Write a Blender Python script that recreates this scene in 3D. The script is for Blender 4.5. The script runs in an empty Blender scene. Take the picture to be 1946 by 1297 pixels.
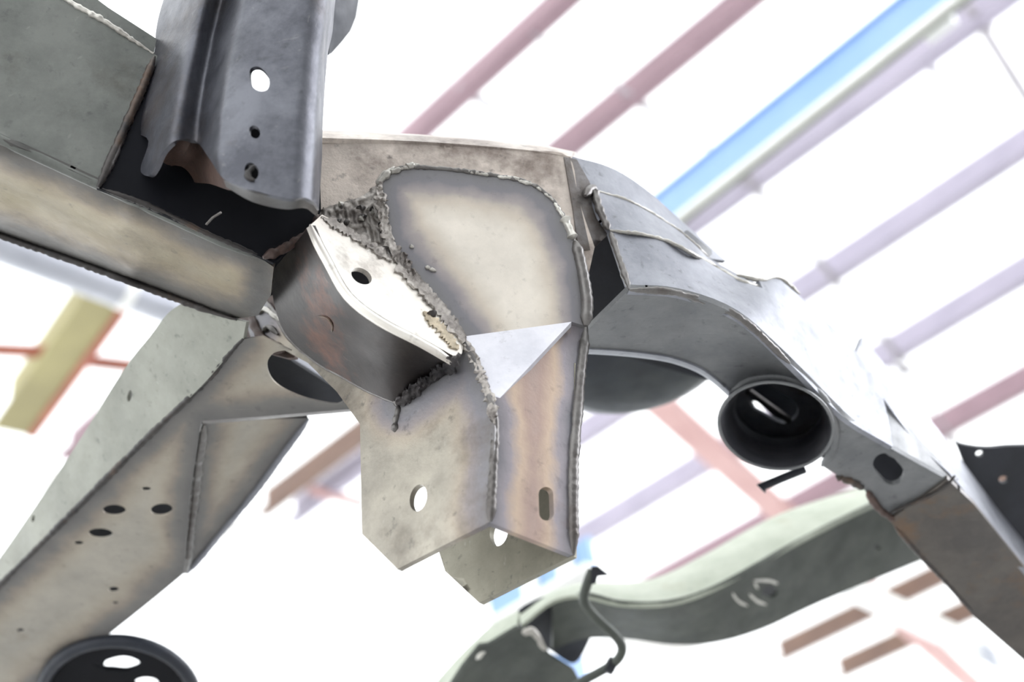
import bpy, math, random
import numpy as np
from mathutils import Vector, Matrix
from mathutils.geometry import delaunay_2d_cdt
random.seed(7); np.random.seed(7)
S = bpy.context.scene
COL = S.collection

# ------------------------------------------------------------------ camera
FPX, CX, CY = 2600.0, 973.0, 648.5
CAM = Vector((0, 0, 1.30))
zc = Vector((-.14, .807, -.574)).normalized()          # world up in camera axes (x right, y up, z back)
fw = Vector((0, 0, -1))
yc = (fw - zc * fw.dot(zc)).normalized()
xc = yc.cross(zc)
ROT = Matrix((xc, yc, zc))                             # camera vector -> world vector
cam = bpy.data.cameras.new('camera')
cam.sensor_width = 36; cam.lens = FPX / 1946 * 36
cam.clip_start = .05; cam.clip_end = 200
cam.dof.use_dof = True; cam.dof.focus_distance = 1.06; cam.dof.aperture_fstop = 4.0
camo = bpy.data.objects.new('camera', cam); COL.objects.link(camo)
camo.matrix_world = Matrix.Translation(CAM) @ ROT.to_4x4()
S.camera = camo

# ------------------------------------------------------------------ world, daylight, exposure
w = bpy.data.worlds.new('overcast_sky'); S.world = w; w.use_nodes = True
bg = w.node_tree.nodes['Background']
bg.inputs[0].default_value = (.93, .96, 1.0, 1); bg.inputs[1].default_value = 3.6
S.view_settings.view_transform = 'Standard'
S.view_settings.look = 'None'
S.view_settings.exposure = -0.08
S.view_settings.gamma = 1
al = bpy.data.lights.new('door_daylight', 'AREA'); al.shape = 'RECTANGLE'
al.size = 5.0; al.size_y = 3.2; al.energy = 560; al.color = (.93, .95, 1)
alo = bpy.data.objects.new('door_daylight', al); COL.objects.link(alo)
alo.location = (6.6, 3.0, 4.9)
alo.rotation_euler = (Vector((.3, 1.0, 1.9)) - alo.location).to_track_quat('-Z', 'Y').to_euler()

# ------------------------------------------------------------------ helpers
def ray(px, py):                                       # world direction whose forward component is 1
    return ROT @ Vector(((px - CX) / FPX, -(py - CY) / FPX, -1))
def W(px, py, d): return CAM + ray(px, py) * d
def cdir(x, y, z): return (ROT @ Vector((x, -y, -z))).normalized()
UP = Vector((0, 0, 1))
D1 = cdir(-.678, .503, .536); D1.z = 0; D1.normalize()  # run of the purlins
D2 = D1.cross(UP).normalized()
if D2.x < 0: D2 = -D2
def on_z(px, py, z):                                   # where a line of sight meets a height
    r = ray(px, py); return CAM + r * ((z - CAM.z) / r.z)

def lin(c):
    return tuple(((v / 255) / 12.92 if v / 255 <= .04045 else ((v / 255 + .055) / 1.055) ** 2.4) for v in c[:3]) + (1,)

def plane(*a):
    M = np.array([[p[0], p[1], 1] for p in a], float); v = np.array([1 / p[2] for p in a])
    s = np.linalg.lstsq(M, v, rcond=None)[0]
    return lambda x, y: 1 / (s[0] * x + s[1] * y + s[2])
def tps(a, lam=1e-4):
    P = np.array([[p[0], p[1]] for p in a], float) / 400; v = np.array([1 / p[2] for p in a]); n = len(P)
    r2 = ((P[:, None] - P[None]) ** 2).sum(-1); K = .5 * r2 * np.log(r2 + 1e-12) + lam * np.eye(n)
    Q = np.hstack([np.ones((n, 1)), P]); A = np.zeros((n + 3, n + 3)); A[:n, :n] = K; A[:n, n:] = Q; A[n:, :n] = Q.T
    s = np.linalg.solve(A, np.concatenate([v, np.zeros(3)]))
    def f(x, y):
        q = np.array([x, y]) / 400; r = ((P - q) ** 2).sum(-1)
        return 1 / (float((s[:n] * .5 * r * np.log(r + 1e-12)).sum()) + s[n] + s[n + 1] * q[0] + s[n + 2] * q[1])
    return f
def cols(C_):
    """surface given by lines running down it: at each height a smooth profile across the lines"""
    C_ = [sorted(c, key=lambda p: p[1]) for c in C_]
    def f(x, y):
        X, Y = [], []
        for c in C_:
            ys = [p[1] for p in c]; X.append(np.interp(y, ys, [p[0] for p in c])); Y.append(np.interp(y, ys, [p[2] for p in c]))
        if x <= X[0]: return float(Y[0])
        if x >= X[-1]: return float(Y[-1])
        i = max(k for k in range(len(X)) if X[k] <= x); i = min(i, len(X) - 2)
        dl = [(Y[k + 1] - Y[k]) / max(1e-6, X[k + 1] - X[k]) for k in range(len(X) - 1)]
        def sl(k):
            if k == 0: return dl[0]
            if k == len(X) - 1: return dl[-1]
            return 0 if dl[k - 1] * dl[k] <= 0 else 2 * dl[k - 1] * dl[k] / (dl[k - 1] + dl[k])
        h = max(1e-6, X[i + 1] - X[i]); t = (x - X[i]) / h
        return float((1 + 2 * t) * (1 - t) ** 2 * Y[i] + t * (1 - t) ** 2 * h * sl(i) + t * t * (3 - 2 * t) * Y[i + 1] + t * t * (t - 1) * h * sl(i + 1))
    return f
def off(f, o): return lambda x, y: f(x, y) + o

def cr(pts, n=8, closed=False):                        # smooth curve through points of any dimension
    p = [np.array(q, float) for q in pts]; out = []; N = len(p)
    for i in range(N if closed else N - 1):
        if closed: a, b, c, d = p[i - 1], p[i], p[(i + 1) % N], p[(i + 2) % N]
        else:
            b, c = p[i], p[i + 1]; a = p[i - 1] if i else 2 * b - c; d = p[i + 2] if i + 2 < N else 2 * c - b
        for k in range(n):
            t = k / n
            out.append(tuple(.5 * ((2 * b) + (c - a) * t + (2 * a - 5 * b + 4 * c - d) * t * t + (3 * b - a - 3 * c + d) * t ** 3)))
    if not closed: out.append(tuple(p[-1]))
    return out
def dens(pts, h, closed=True):
    out = []; N = len(pts)
    for i in range(N if closed else N - 1):
        a, b = np.array(pts[i][:2], float), np.array(pts[(i + 1) % N][:2], float)
        k = max(1, int(math.ceil(np.linalg.norm(b - a) / h)))
        for j in range(k): out.append(tuple(a + (b - a) * j / k))
    if not closed: out.append(tuple(pts[-1][:2]))
    return out
def resample(pts, n):
    p = np.array(pts, float); s = np.concatenate([[0], np.cumsum(np.linalg.norm(np.diff(p, axis=0), axis=1))])
    t = np.linspace(0, s[-1], n)
    return np.stack([np.interp(t, s, p[:, k]) for k in range(p.shape[1])], 1)
def ell(cx, cy, rx, ry, rot=0, n=24):
    c, s = math.cos(math.radians(rot)), math.sin(math.radians(rot)); o = []
    for i in range(n):
        a = 2 * math.pi * i / n; x, y = rx * math.cos(a), ry * math.sin(a); o.append((cx + x * c - y * s, cy + x * s + y * c))
    return o
def slot(cx, cy, hw, hh, rot=0, n=10):                 # rounded slot, hw half width, hh half height
    o = []
    if hh >= hw:
        for i in range(n + 1): a = math.pi * i / n; o.append((hw * math.cos(a), (hh - hw) + hw * math.sin(a)))
        for i in range(n + 1): a = math.pi + math.pi * i / n; o.append((hw * math.cos(a), -(hh - hw) + hw * math.sin(a)))
    c, s = math.cos(math.radians(rot)), math.sin(math.radians(rot))
    return [(cx + x * c - y * s, cy + x * s + y * c) for x, y in o]
def inside(P, poly):
    P = np.asarray(P, float); q = np.array(poly, float); r = np.roll(q, -1, 0); res = np.zeros(len(P), bool)
    for (x0, y0), (x1, y1) in zip(q, r):
        if y0 == y1: continue
        c = ((y0 > P[:, 1]) != (y1 > P[:, 1])) & (P[:, 0] < (x1 - x0) * (P[:, 1] - y0) / (y1 - y0) + x0)
        res ^= c
    return res
def dist(P, line):
    P = np.asarray(P, float); b = np.full(len(P), 1e9)
    for i in range(len(line) - 1):
        a = np.array(line[i][:2], float); e = np.array(line[i + 1][:2], float) - a; L = (e * e).sum() + 1e-9
        t = np.clip(((P - a) @ e) / L, 0, 1); d = np.linalg.norm(P - a - t[:, None] * e, axis=1); b = np.minimum(b, d)
    return b

def link(name, me, mat, parent, kind=None):
    o = bpy.data.objects.new(name, me); COL.objects.link(o)
    if mat: me.materials.append(mat)
    if parent: o.parent = parent
    if kind: o['kind'] = kind
    return o
def origin(parent):
    o = Vector((0, 0, 0))
    while parent is not None: o = o + parent.location; parent = parent.parent
    return o
def mesh(name, V, F, mat, parent=None, smooth=35, heat=None, kind=None):
    o = origin(parent)
    me = bpy.data.meshes.new(name); me.from_pydata([tuple(Vector(v) - o) for v in V], [], F); me.update()
    if heat is not None:
        a = me.attributes.new('weld_dist', 'FLOAT', 'POINT'); a.data.foreach_set('value', np.asarray(heat, np.float32))
    if smooth:
        me.polygons.foreach_set('use_smooth', [True] * len(me.polygons)); me.set_sharp_from_angle(angle=math.radians(smooth))
    return link(name, me, mat, parent, kind)

def plate(name, parent, poly, df, mat, thick=.004, holes=(), welds=None, h=13, creases=(), smooth=28):
    """sheet of steel: an outline, a depth for every point of it, a real thickness, cut holes"""
    loops = [dens(poly, h)] + [dens(q, h) for q in holes]
    V2, E = [], []
    for L in loops:
        b = len(V2); V2 += L; E += [(b + i, b + (i + 1) % len(L)) for i in range(len(L))]
    for c in creases:
        L = dens(c, h, False); b = len(V2); V2 += L; E += [(b + i, b + i + 1) for i in range(len(L) - 1)]
    bd = np.array(V2)
    x0, y0 = bd.min(0); x1, y1 = bd.max(0)
    G = np.array([(x + (h * .5 if j % 2 else 0), y) for j, y in enumerate(np.arange(y0, y1, h * .87)) for x in np.arange(x0, x1, h)])
    if len(G):
        G = G + np.random.uniform(-.12 * h, .12 * h, G.shape); ok = inside(G, loops[0])
        for q in loops[1:]: ok &= ~inside(G, q)
        for q in loops: ok &= dist(G, q + [q[0]]) > .5 * h
        for c in creases: ok &= dist(G, c) > .5 * h
        V2 += [tuple(p) for p in G[ok]]
    r = delaunay_2d_cdt([Vector(v) for v in V2], E, [], 0, 1e-3)
    P = np.array([tuple(v) for v in r[0]]); T = np.array([tuple(f) for f in r[2]])
    cen = P[T].mean(1); ok = inside(cen, loops[0])
    for q in loops[1:]: ok &= ~inside(cen, q)
    T = T[ok]
    V = np.array([tuple(W(x, y, df(x, y))) for x, y in P])
    cp = np.array(CAM); N = np.zeros_like(V); F = []; cnt = {}
    for t in T:
        a, b, c = (int(k) for k in t); n = np.cross(V[b] - V[a], V[c] - V[a])
        if n @ (cp - V[a]) < 0: b, c = c, b; n = -n
        F.append((a, b, c)); N[a] += n; N[b] += n; N[c] += n
        for e in ((a, b), (b, c), (c, a)): cnt[e] = 1
    ln = np.linalg.norm(N, axis=1); ln[ln == 0] = 1; N /= ln[:, None]
    n0 = len(V); B = V - N * thick; FF = list(F) + [(c + n0, b + n0, a + n0) for a, b, c in F]
    for (a, b) in cnt:
        if (b, a) not in cnt: FF.append((b, a, a + n0, b + n0))
    used = np.zeros(2 * n0, bool)
    for f in FF:
        for k in f: used[k] = True
    idx = np.cumsum(used) - 1; VV = np.vstack([V, B])[used]; FF = [tuple(int(idx[k]) for k in f) for f in FF]
    if welds is None: welds = [list(poly) + [poly[0]]]
    hd = np.full(len(P), 400.0)
    for wl in welds: hd = np.minimum(hd, dist(P, wl))
    hd = hd * .00039; hh = np.concatenate([hd, hd])[used]
    return mesh(name, VV, FF, mat, parent, smooth, hh)

def tube(name, parent, path, rad, mat, seg=8, rip=0.0, kind=None, cap=True, flat=1.0):
    """round bar or bead along world points"""
    p = [Vector(q) for q in path]; V, F = [], []; n = len(p); a0 = None; wob = 0
    for i, q in enumerate(p):
        t = (p[min(i + 1, n - 1)] - p[max(i - 1, 0)]).normalized()
        if a0 is None: a0 = t.orthogonal().normalized()
        a0 = (a0 - t * a0.dot(t)).normalized(); b0 = t.cross(a0)
        r = (rad(i / max(1, n - 1)) if callable(rad) else rad)
        if rip:
            wob = .7 * wob + .3 * random.uniform(-1, 1) * 1.6
            r *= 1 + rip * (wob + .35 * math.sin(i * 2.1))
        for k in range(seg):
            an = 2 * math.pi * k / seg; rr = r * (1 + (rip * .16 * random.uniform(-1, 1) if rip else 0))
            V.append(q + a0 * math.cos(an) * rr + b0 * math.sin(an) * rr * flat)
    for i in range(n - 1):
        for k in range(seg):
            a = i * seg + k; b = i * seg + (k + 1) % seg; F.append((a, b, b + seg, a + seg))
    if cap: F.append(tuple(range(seg))[::-1]); F.append(tuple((n - 1) * seg + k for k in range(seg)))
    return mesh(name, V, F, mat, parent, 50, None, kind)
def bead(parent, path, df, mat, r=.0035, rip=.3, name='weld_bead', step=5, lift=.0):
    q = cr([p[:2] for p in path], 6); q = resample(q, max(4, int(sum(np.linalg.norm(np.diff(np.array(q), axis=0), axis=1)) / step)))
    pts = []
    for i, (x, y) in enumerate(q):
        j = rip * 1.6; d = df(x, y); pts.append(W(x + random.uniform(-j, j), y + random.uniform(-j, j), d - r * lift))
    return tube(name, parent, pts, lambda t: r * min(1, .35 + 8 * min(t, 1 - t)), mat, 8, rip)
def rough(f, amp, sc):
    ph = np.random.uniform(0, 6.28, (14,)); kx = np.random.normal(0, sc, 14); ky = np.random.normal(0, sc, 14)
    return lambda x, y: f(x, y) - amp * (.6 + .5 * float(np.sin(kx * x + ky * y + ph).sum()) / 2.6)
def scar(parent, path, f, width, mat, amp=.0022, name='weld_scar'):
    """ragged welded seam: a strip of rough metal along a line"""
    q = resample(cr(path, 6), 40); t = np.gradient(q, axis=0); n = np.stack([-t[:, 1], t[:, 0]], 1); n /= np.linalg.norm(n, axis=1)[:, None]
    wd = width * (.5 + .25 * np.random.uniform(-1, 1, (2, 40))) * np.minimum(1, .25 + 5 * np.minimum(np.linspace(0, 1, 40), np.linspace(1, 0, 40)))
    L = [tuple(p) for p in q + n * wd[0][:, None]]; R = [tuple(p) for p in q - n * wd[1][:, None]]
    return plate(name, parent, L + R[::-1], rough(f, amp, .38), mat, .002, h=3.6, smooth=75)
def loft(name, parent, rows, mat, thick=.004, n=24, smooth=35, closed=False, heatw=None):
    """sheet through several edge lines, each a list of (pixel x, pixel y, distance)"""
    R = [resample(cr(r, 6), n) for r in rows]; V = [W(*p) for r in R for p in r]; m = len(R); F = []
    for i in range(m - 1):
        for k in range(n - 1): a = i * n + k; F.append((a, a + 1, a + n + 1, a + n))
    A = np.array([tuple(v) for v in V]); N = np.zeros_like(A)
    s = 0; cp = np.array(CAM)
    for f in F:
        nn = np.cross(A[f[1]] - A[f[0]], A[f[3]] - A[f[0]]); s += nn @ (cp - A[f[0]])
        for k in f: N[k] += nn
    if s < 0: F = [f[::-1] for f in F]; N = -N
    N /= np.maximum(np.linalg.norm(N, axis=1), 1e-9)[:, None]
    B = A - N * thick; n0 = len(A); FF = list(F) + [tuple(k + n0 for k in f[::-1]) for f in F]
    cnt = {(f[i], f[(i + 1) % 4]) for f in F for i in range(4)}
    for a, b in cnt:
        if (b, a) not in cnt: FF.append((b, a, a + n0, b + n0))
    hd = []
    for i in range(m):
        for k in range(n):
            hd.append(min(np.linalg.norm(R[i][k][:2] - R[0][k][:2]), np.linalg.norm(R[i][k][:2] - R[-1][k][:2])) * .00039)
    return mesh(name, np.vstack([A, B]), FF, mat, parent, smooth, hd + hd)
def extrude(name, parent, p0, p1, prof, mat, side=None, kind=None, smooth=0):
    """constant section between two world points; prof = [(across, up)]"""
    p0, p1 = Vector(p0), Vector(p1); t = (p1 - p0).normalized(); a = t.cross(UP).normalized() if side is None else side
    b = a.cross(t).normalized()
    n = len(prof); V = [q + a * x + b * y for q in (p0, p1) for x, y in prof]
    F = [(i, (i + 1) % n, n + (i + 1) % n, n + i) for i in range(n)] + [tuple(range(n))[::-1], tuple(range(n, 2 * n))]
    return mesh(name, V, F, mat, parent, smooth, None, kind)
def box(name, parent, c, ax, ay, az, mat, kind=None):
    c = Vector(c); V = [c + ax * sx + ay * sy + az * sz for sx in (-1, 1) for sy in (-1, 1) for sz in (-1, 1)]
    F = [(0, 1, 3, 2), (4, 6, 7, 5), (0, 4, 5, 1), (2, 3, 7, 6), (0, 2, 6, 4), (1, 5, 7, 3)]
    return mesh(name, V, F, mat, parent, 0, None, kind)
def rect(wd, ht, r=.0): return [(-wd / 2, -ht / 2), (wd / 2, -ht / 2), (wd / 2, ht / 2), (-wd / 2, ht / 2)]
def circ(r, n=14): return [(r * math.cos(2 * math.pi * i / n), r * math.sin(2 * math.pi * i / n)) for i in range(n)]
def empty(name, loc, label, cat, group=None):
    o = bpy.data.objects.new(name, None); COL.objects.link(o); o.location = loc; o['label'] = label; o['category'] = cat
    o.empty_display_size = .1
    if group: o['group'] = group
    return o

# ------------------------------------------------------------------ materials
def nt(name):
    m = bpy.data.materials.new(name); m.use_nodes = True; t = m.node_tree; t.nodes.clear()
    o = t.nodes.new('ShaderNodeOutputMaterial'); b = t.nodes.new('ShaderNodeBsdfPrincipled'); t.links.new(b.outputs[0], o.inputs[0])
    return m, t, b
def node(t, k, **kw):
    n = t.nodes.new('ShaderNode' + k)
    for a, v in kw.items(): setattr(n, a, v)
    return n
def noise(t, co, sc, det=5, ro=.6):
    n = node(t, 'TexNoise'); n.inputs['Scale'].default_value = sc; n.inputs['Detail'].default_value = det
    n.inputs['Roughness'].default_value = ro; t.links.new(co, n.inputs['Vector']); return n.outputs['Fac']
def rng(t, v, a, b, lo=0, hi=1):
    n = node(t, 'MapRange'); n.clamp = True; t.links.new(v, n.inputs[0])
    for i, x in enumerate((a, b, lo, hi)): n.inputs[1 + i].default_value = x
    return n.outputs[0]
def mixc(t, f, a, b):
    n = node(t, 'Mix', data_type='RGBA')
    if isinstance(f, float): n.inputs[0].default_value = f
    else: t.links.new(f, n.inputs[0])
    for i, x in ((6, a), (7, b)):
        if isinstance(x, tuple): n.inputs[i].default_value = x
        else: t.links.new(x, n.inputs[i])
    return n.outputs[2]
def steel(name, base, alt, rough=.48, metal=.55, heat=None, stain=.0, staincol=(60, 45, 38), spot=.35, bump=.25, scale=1.0, dark=(45, 45, 48)):
    """mill-finish steel: cloudy tone, heat tint by distance from a weld (metres), stains, specks"""
    m, t, b = nt(name); co = node(t, 'TexCoord').outputs['Object']
    c = mixc(t, rng(t, noise(t, co, 14 * scale, 9, .72), .38, .62), lin(base), lin(alt))
    if heat:
        at = node(t, 'Attribute', attribute_name='weld_dist').outputs['Fac']
        n1 = noise(t, co, 22 * scale, 4); ad = node(t, 'Math', operation='MULTIPLY_ADD')
        t.links.new(n1, ad.inputs[0]); ad.inputs[1].default_value = .022; t.links.new(at, ad.inputs[2])
        sc = node(t, 'Math', operation='MULTIPLY'); t.links.new(ad.outputs[0], sc.inputs[0]); sc.inputs[1].default_value = 1 / .08
        rp = node(t, 'ValToRGB'); e = rp.color_ramp.elements
        for i, (p, col, al) in enumerate(heat):
            x = e[i] if i < 2 else e.new(.5)
            x.position = min(1, (p + .011) / .08); x.color = lin(col)[:3] + (al,)
        t.links.new(sc.outputs[0], rp.inputs[0])
        c = mixc(t, rp.outputs['Alpha'], c, rp.outputs['Color'])
    if stain:
        f = rng(t, noise(t, co, 9 * scale, 8, .7), .62 - .25 * stain, .78 - .2 * stain, 0, .85); c = mixc(t, f, c, lin(staincol))
    f = rng(t, noise(t, co, 95 * scale, 4, .65), .60, .74, 0, spot); c = mixc(t, f, c, lin(dark))
    mp = node(t, 'Mapping'); mp.inputs['Scale'].default_value = (10, 140, 30); mp.inputs['Rotation'].default_value = (.5, .8, .4)
    t.links.new(co, mp.inputs['Vector'])
    f = rng(t, noise(t, mp.outputs[0], 3, 3), .66, .8, 0, .25 * spot); c = mixc(t, f, c, lin((235, 232, 225)))
    t.links.new(c, b.inputs['Base Color'])
    b.inputs['Metallic'].default_value = metal
    t.links.new(rng(t, noise(t, co, 30 * scale, 5), .3, .7, rough - .08, rough + .1), b.inputs['Roughness'])
    if bump:
        bp = node(t, 'Bump'); bp.inputs['Strength'].default_value = bump; bp.inputs['Distance'].default_value = .0008
        t.links.new(noise(t, co, 260 * scale, 4, .7), bp.inputs['Height']); t.links.new(bp.outputs[0], b.inputs['Normal'])
    return m
def paint(name, base, alt=None, rough=.5, metal=0., sc=6, bump=0, emit=None, spec=None):
    m, t, b = nt(name); co = node(t, 'TexCoord').outputs['Object']; alt = alt or tuple(int(v * .86) for v in base)
    t.links.new(mixc(t, rng(t, noise(t, co, sc), .35, .65), lin(base), lin(alt)), b.inputs['Base Color'])
    b.inputs['Roughness'].default_value = rough; b.inputs['Metallic'].default_value = metal
    if emit: b.inputs['Emission Color'].default_value = lin(emit[0]); b.inputs['Emission Strength'].default_value = emit[1]
    if spec is not None: b.inputs['Specular IOR Level'].default_value = spec
    return m
def sheet(name, col, spec):                            # translucent daylight sheeting
    m = bpy.data.materials.new(name); m.use_nodes = True; t = m.node_tree; t.nodes.clear()
    o = t.nodes.new('ShaderNodeOutputMaterial'); a = node(t, 'BsdfTranslucent'); d = node(t, 'BsdfDiffuse'); mx = node(t, 'MixShader')
    co = node(t, 'TexCoord').outputs['Object']; c = mixc(t, rng(t, noise(t, co, .8, 3), .3, .7), lin(col), lin(spec))
    t.links.new(c, a.inputs[0]); t.links.new(c, d.inputs[0]); mx.inputs[0].default_value = .25
    t.links.new(a.outputs[0], mx.inputs[1]); t.links.new(d.outputs[0], mx.inputs[2]); t.links.new(mx.outputs[0], o.inputs[0])
    return m

HB = [(0, (116, 115, 116), 1), (.010, (122, 120, 125), 1), (.018, (138, 130, 132), .8), (.026, (172, 158, 142), .5), (.040, (190, 182, 168), 0)]
HT = [(0, (96, 95, 94), 1), (.008, (104, 102, 100), .9), (.014, (122, 112, 102), .7), (.021, (152, 140, 122), .4), (.034, (170, 162, 146), 0)]
HR = [(0, (70, 69, 67), 1), (.008, (82, 79, 76), .95), (.014, (104, 94, 84), .8), (.021, (136, 122, 100), .4), (.034, (150, 140, 118), 0)]
M = {}
M['rail_side'] = steel('rail_side_steel', (108, 110, 106), (88, 90, 87), .5, .45, None, .12, (70, 68, 62))
M['rail_under'] = steel('rail_under_steel', (140, 131, 108), (120, 112, 94), .5, .4, HR, .08, (90, 78, 62))
M['rail_dirty'] = steel('rail_ground_steel', (216, 204, 194), (184, 174, 166), .45, .4, None, .6, (82, 66, 58), .6, .5)
M['tower'] = steel('tower_pressed_steel', (98, 99, 106), (66, 67, 74), .4, .65, None, .35, (74, 66, 62), .5, .3)
M['black'] = paint('black_paint_and_shade', (16, 17, 23), (10, 11, 15), .7, spec=.12)  # black paint; the tower cavity's shadow is put into it too
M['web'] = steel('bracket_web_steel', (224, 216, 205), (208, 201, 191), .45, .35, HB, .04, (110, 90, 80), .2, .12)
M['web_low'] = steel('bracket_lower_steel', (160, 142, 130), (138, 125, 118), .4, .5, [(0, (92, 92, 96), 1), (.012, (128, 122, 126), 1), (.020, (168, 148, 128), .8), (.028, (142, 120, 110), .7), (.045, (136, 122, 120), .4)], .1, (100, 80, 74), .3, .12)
M['facet'] = steel('facet_lit_steel', (206, 205, 212), (186, 186, 194), .45, .3, None, .12, (130, 124, 130), .25, .15)  # strong light on the facet is put into its pale base colour
M['flange'] = steel('bracket_flange_steel', (160, 154, 142), (130, 125, 116), .42, .5, HB, .5, (92, 82, 72), .5, .2)
M['flange_in'] = steel('bracket_inner_steel', (150, 146, 132), (130, 127, 114), .5, .45, None, .14, (70, 64, 56), .6, .15)
M['gusset_top'] = steel('gusset_lit_steel', (240, 236, 228), (224, 216, 208), .4, .35, None, .16, (96, 80, 70), .4, .2)  # roof light on the gusset's top face put into a near-white base
M['gusset_under'] = steel('gusset_shaded_steel', (54, 48, 46), (36, 32, 32), .36, .55, None, .3, (120, 76, 58), .3, .15)  # same gusset's underside: shade and reddish reflection put into the colour
M['arch_side'] = steel('arch_blasted_steel', (146, 148, 155), (120, 122, 130), .5, .4, None, .2, (110, 110, 114), .5, .3)
M['arch_joint'] = steel('arch_joint_steel', (140, 138, 140), (104, 98, 94), .45, .5, None, .7, (74, 60, 48), .6, .5)
M['arch_under'] = steel('arch_underside_steel', (118, 119, 120), (99, 101, 103), .5, .45, None, .1, (80, 76, 72), .5, .3)
M['rail_brown'] = steel('rail_old_steel', (92, 87, 82), (74, 70, 68), .45, .5, None, .35, (112, 84, 58), .3, .2)
M['brace_side'] = steel('brace_galvanised_steel', (146, 147, 138), (130, 131, 123), .5, .4, None, .06, (110, 108, 100), .5, .2)
M['brace_under'] = steel('brace_mill_steel', (160, 155, 145), (142, 138, 130), .5, .4, HT, .06, (110, 100, 88), .3, .12)
M['cross_top'] = steel('cross_member_lit_steel', (176, 181, 167), (158, 164, 149), .6, .1, None, .1, (150, 144, 120), .3, .15)  # upper face of the tube, light from the roof painted in as paler steel
M['cross_under'] = steel('cross_member_dull_steel', (78, 82, 76), (62, 66, 62), .55, .4, None, .1, (50, 50, 46), .4, .15)  # underside of the same tube, in a darker shaded tone
M['dark_metal'] = steel('dark_paint_and_shade_steel', (38, 40, 48), (28, 30, 36), .45, .3, None, 0, spot=.1)  # dark parts; also painted shade behind gaps and holes
M['navy'] = steel('slate_grey_paint', (32, 37, 48), (25, 29, 39), .5, .2, None, 0, spot=.1)
M['sleeve'] = steel('sleeve_bore_steel', (158, 158, 164), (128, 130, 138), .4, .5, None, .3, (128, 96, 72), .3, .1)
M['weld'] = steel('weld_metal', (120, 118, 116), (92, 88, 86), .38, .7, None, .2, (70, 60, 54), .4, .3)
M['weld_bright'] = steel('weld_metal_bright', (200, 197, 190), (140, 136, 130), .35, .55, None, .1, (130, 120, 110), .3, .3)
M['weld_dark'] = steel('weld_scale', (66, 62, 60), (46, 44, 44), .45, .5, None, .3, (110, 84, 64), .4, .3)
M['weld_scar'] = steel('weld_scar_metal', (190, 184, 178), (110, 104, 100), .4, .6, None, .3, (60, 54, 50), .6, .5, 2.5)
M['weld_soot'] = steel('sooty_weld_metal', (84, 80, 80), (48, 46, 48), .45, .5, None, .4, (100, 74, 56), .5, .5, 2)
M['weld_tan'] = steel('scorched_weld_metal', (196, 182, 158), (140, 132, 116), .45, .4, None, .4, (84, 72, 60), .5, .5, 2)
M['rust'] = steel('rusty_scale', (94, 74, 66), (64, 52, 49), .55, .3, None, .3, (60, 48, 44), .5, .5)
M['chalk'] = paint('chalk_mark', (214, 212, 204), None, .9)
M['roof'] = sheet('daylight_roof_sheet', (246, 246, 244), (236, 236, 232))
M['wallsheet'] = sheet('daylight_wall_sheet', (248, 248, 246), (240, 240, 238))
M['purlin'] = paint('red_oxide_purlin', (152, 126, 134), (136, 112, 120), .6, 0, 2)  # oxide paint lightened to carry the veiling glare
M['purlin_grey'] = paint('grey_glare_purlin', (172, 165, 180), (158, 152, 167), .6, 0, 2)  # paler tone stands in for glare washing over the purlins
M['purlin_brown'] = paint('brown_purlin', (124, 98, 84), (108, 86, 76), .6, 0, 2)
M['pink'] = paint('red_primer_brace', (206, 168, 164), (192, 152, 148), .6, 0, 2)
M['olive'] = paint('olive_rafter', (150, 142, 96), (132, 124, 84), .6, 0, 2)
M['redrod'] = paint('red_rod', (160, 90, 70), None, .6)
M['palerod'] = paint('pale_rod', (170, 165, 170), None, .6)
M['blue'] = paint('crane_blue_paint', (118, 152, 200), (132, 162, 204), .4, 0, 1.5)
M['white'] = paint('white_enamel', (240, 240, 236), (226, 226, 222), .45)
M['cable'] = paint('grey_green_cable', (96, 104, 84), None, .6)
M['duct'] = paint('silver_duct', (176, 178, 186), (160, 162, 170), .35, .3, 3)
M['plaster'] = paint('grey_wall_paint', (150, 150, 150), None, .8, 0, .5)
M['floor'] = paint('concrete_floor', (174, 173, 171), (154, 153, 152), .7, 0, .7)
M['lamp'] = paint('tube_lamp_white', (250, 250, 250), None, .4, 0, 1, ((255, 250, 240), 2.5))

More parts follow.
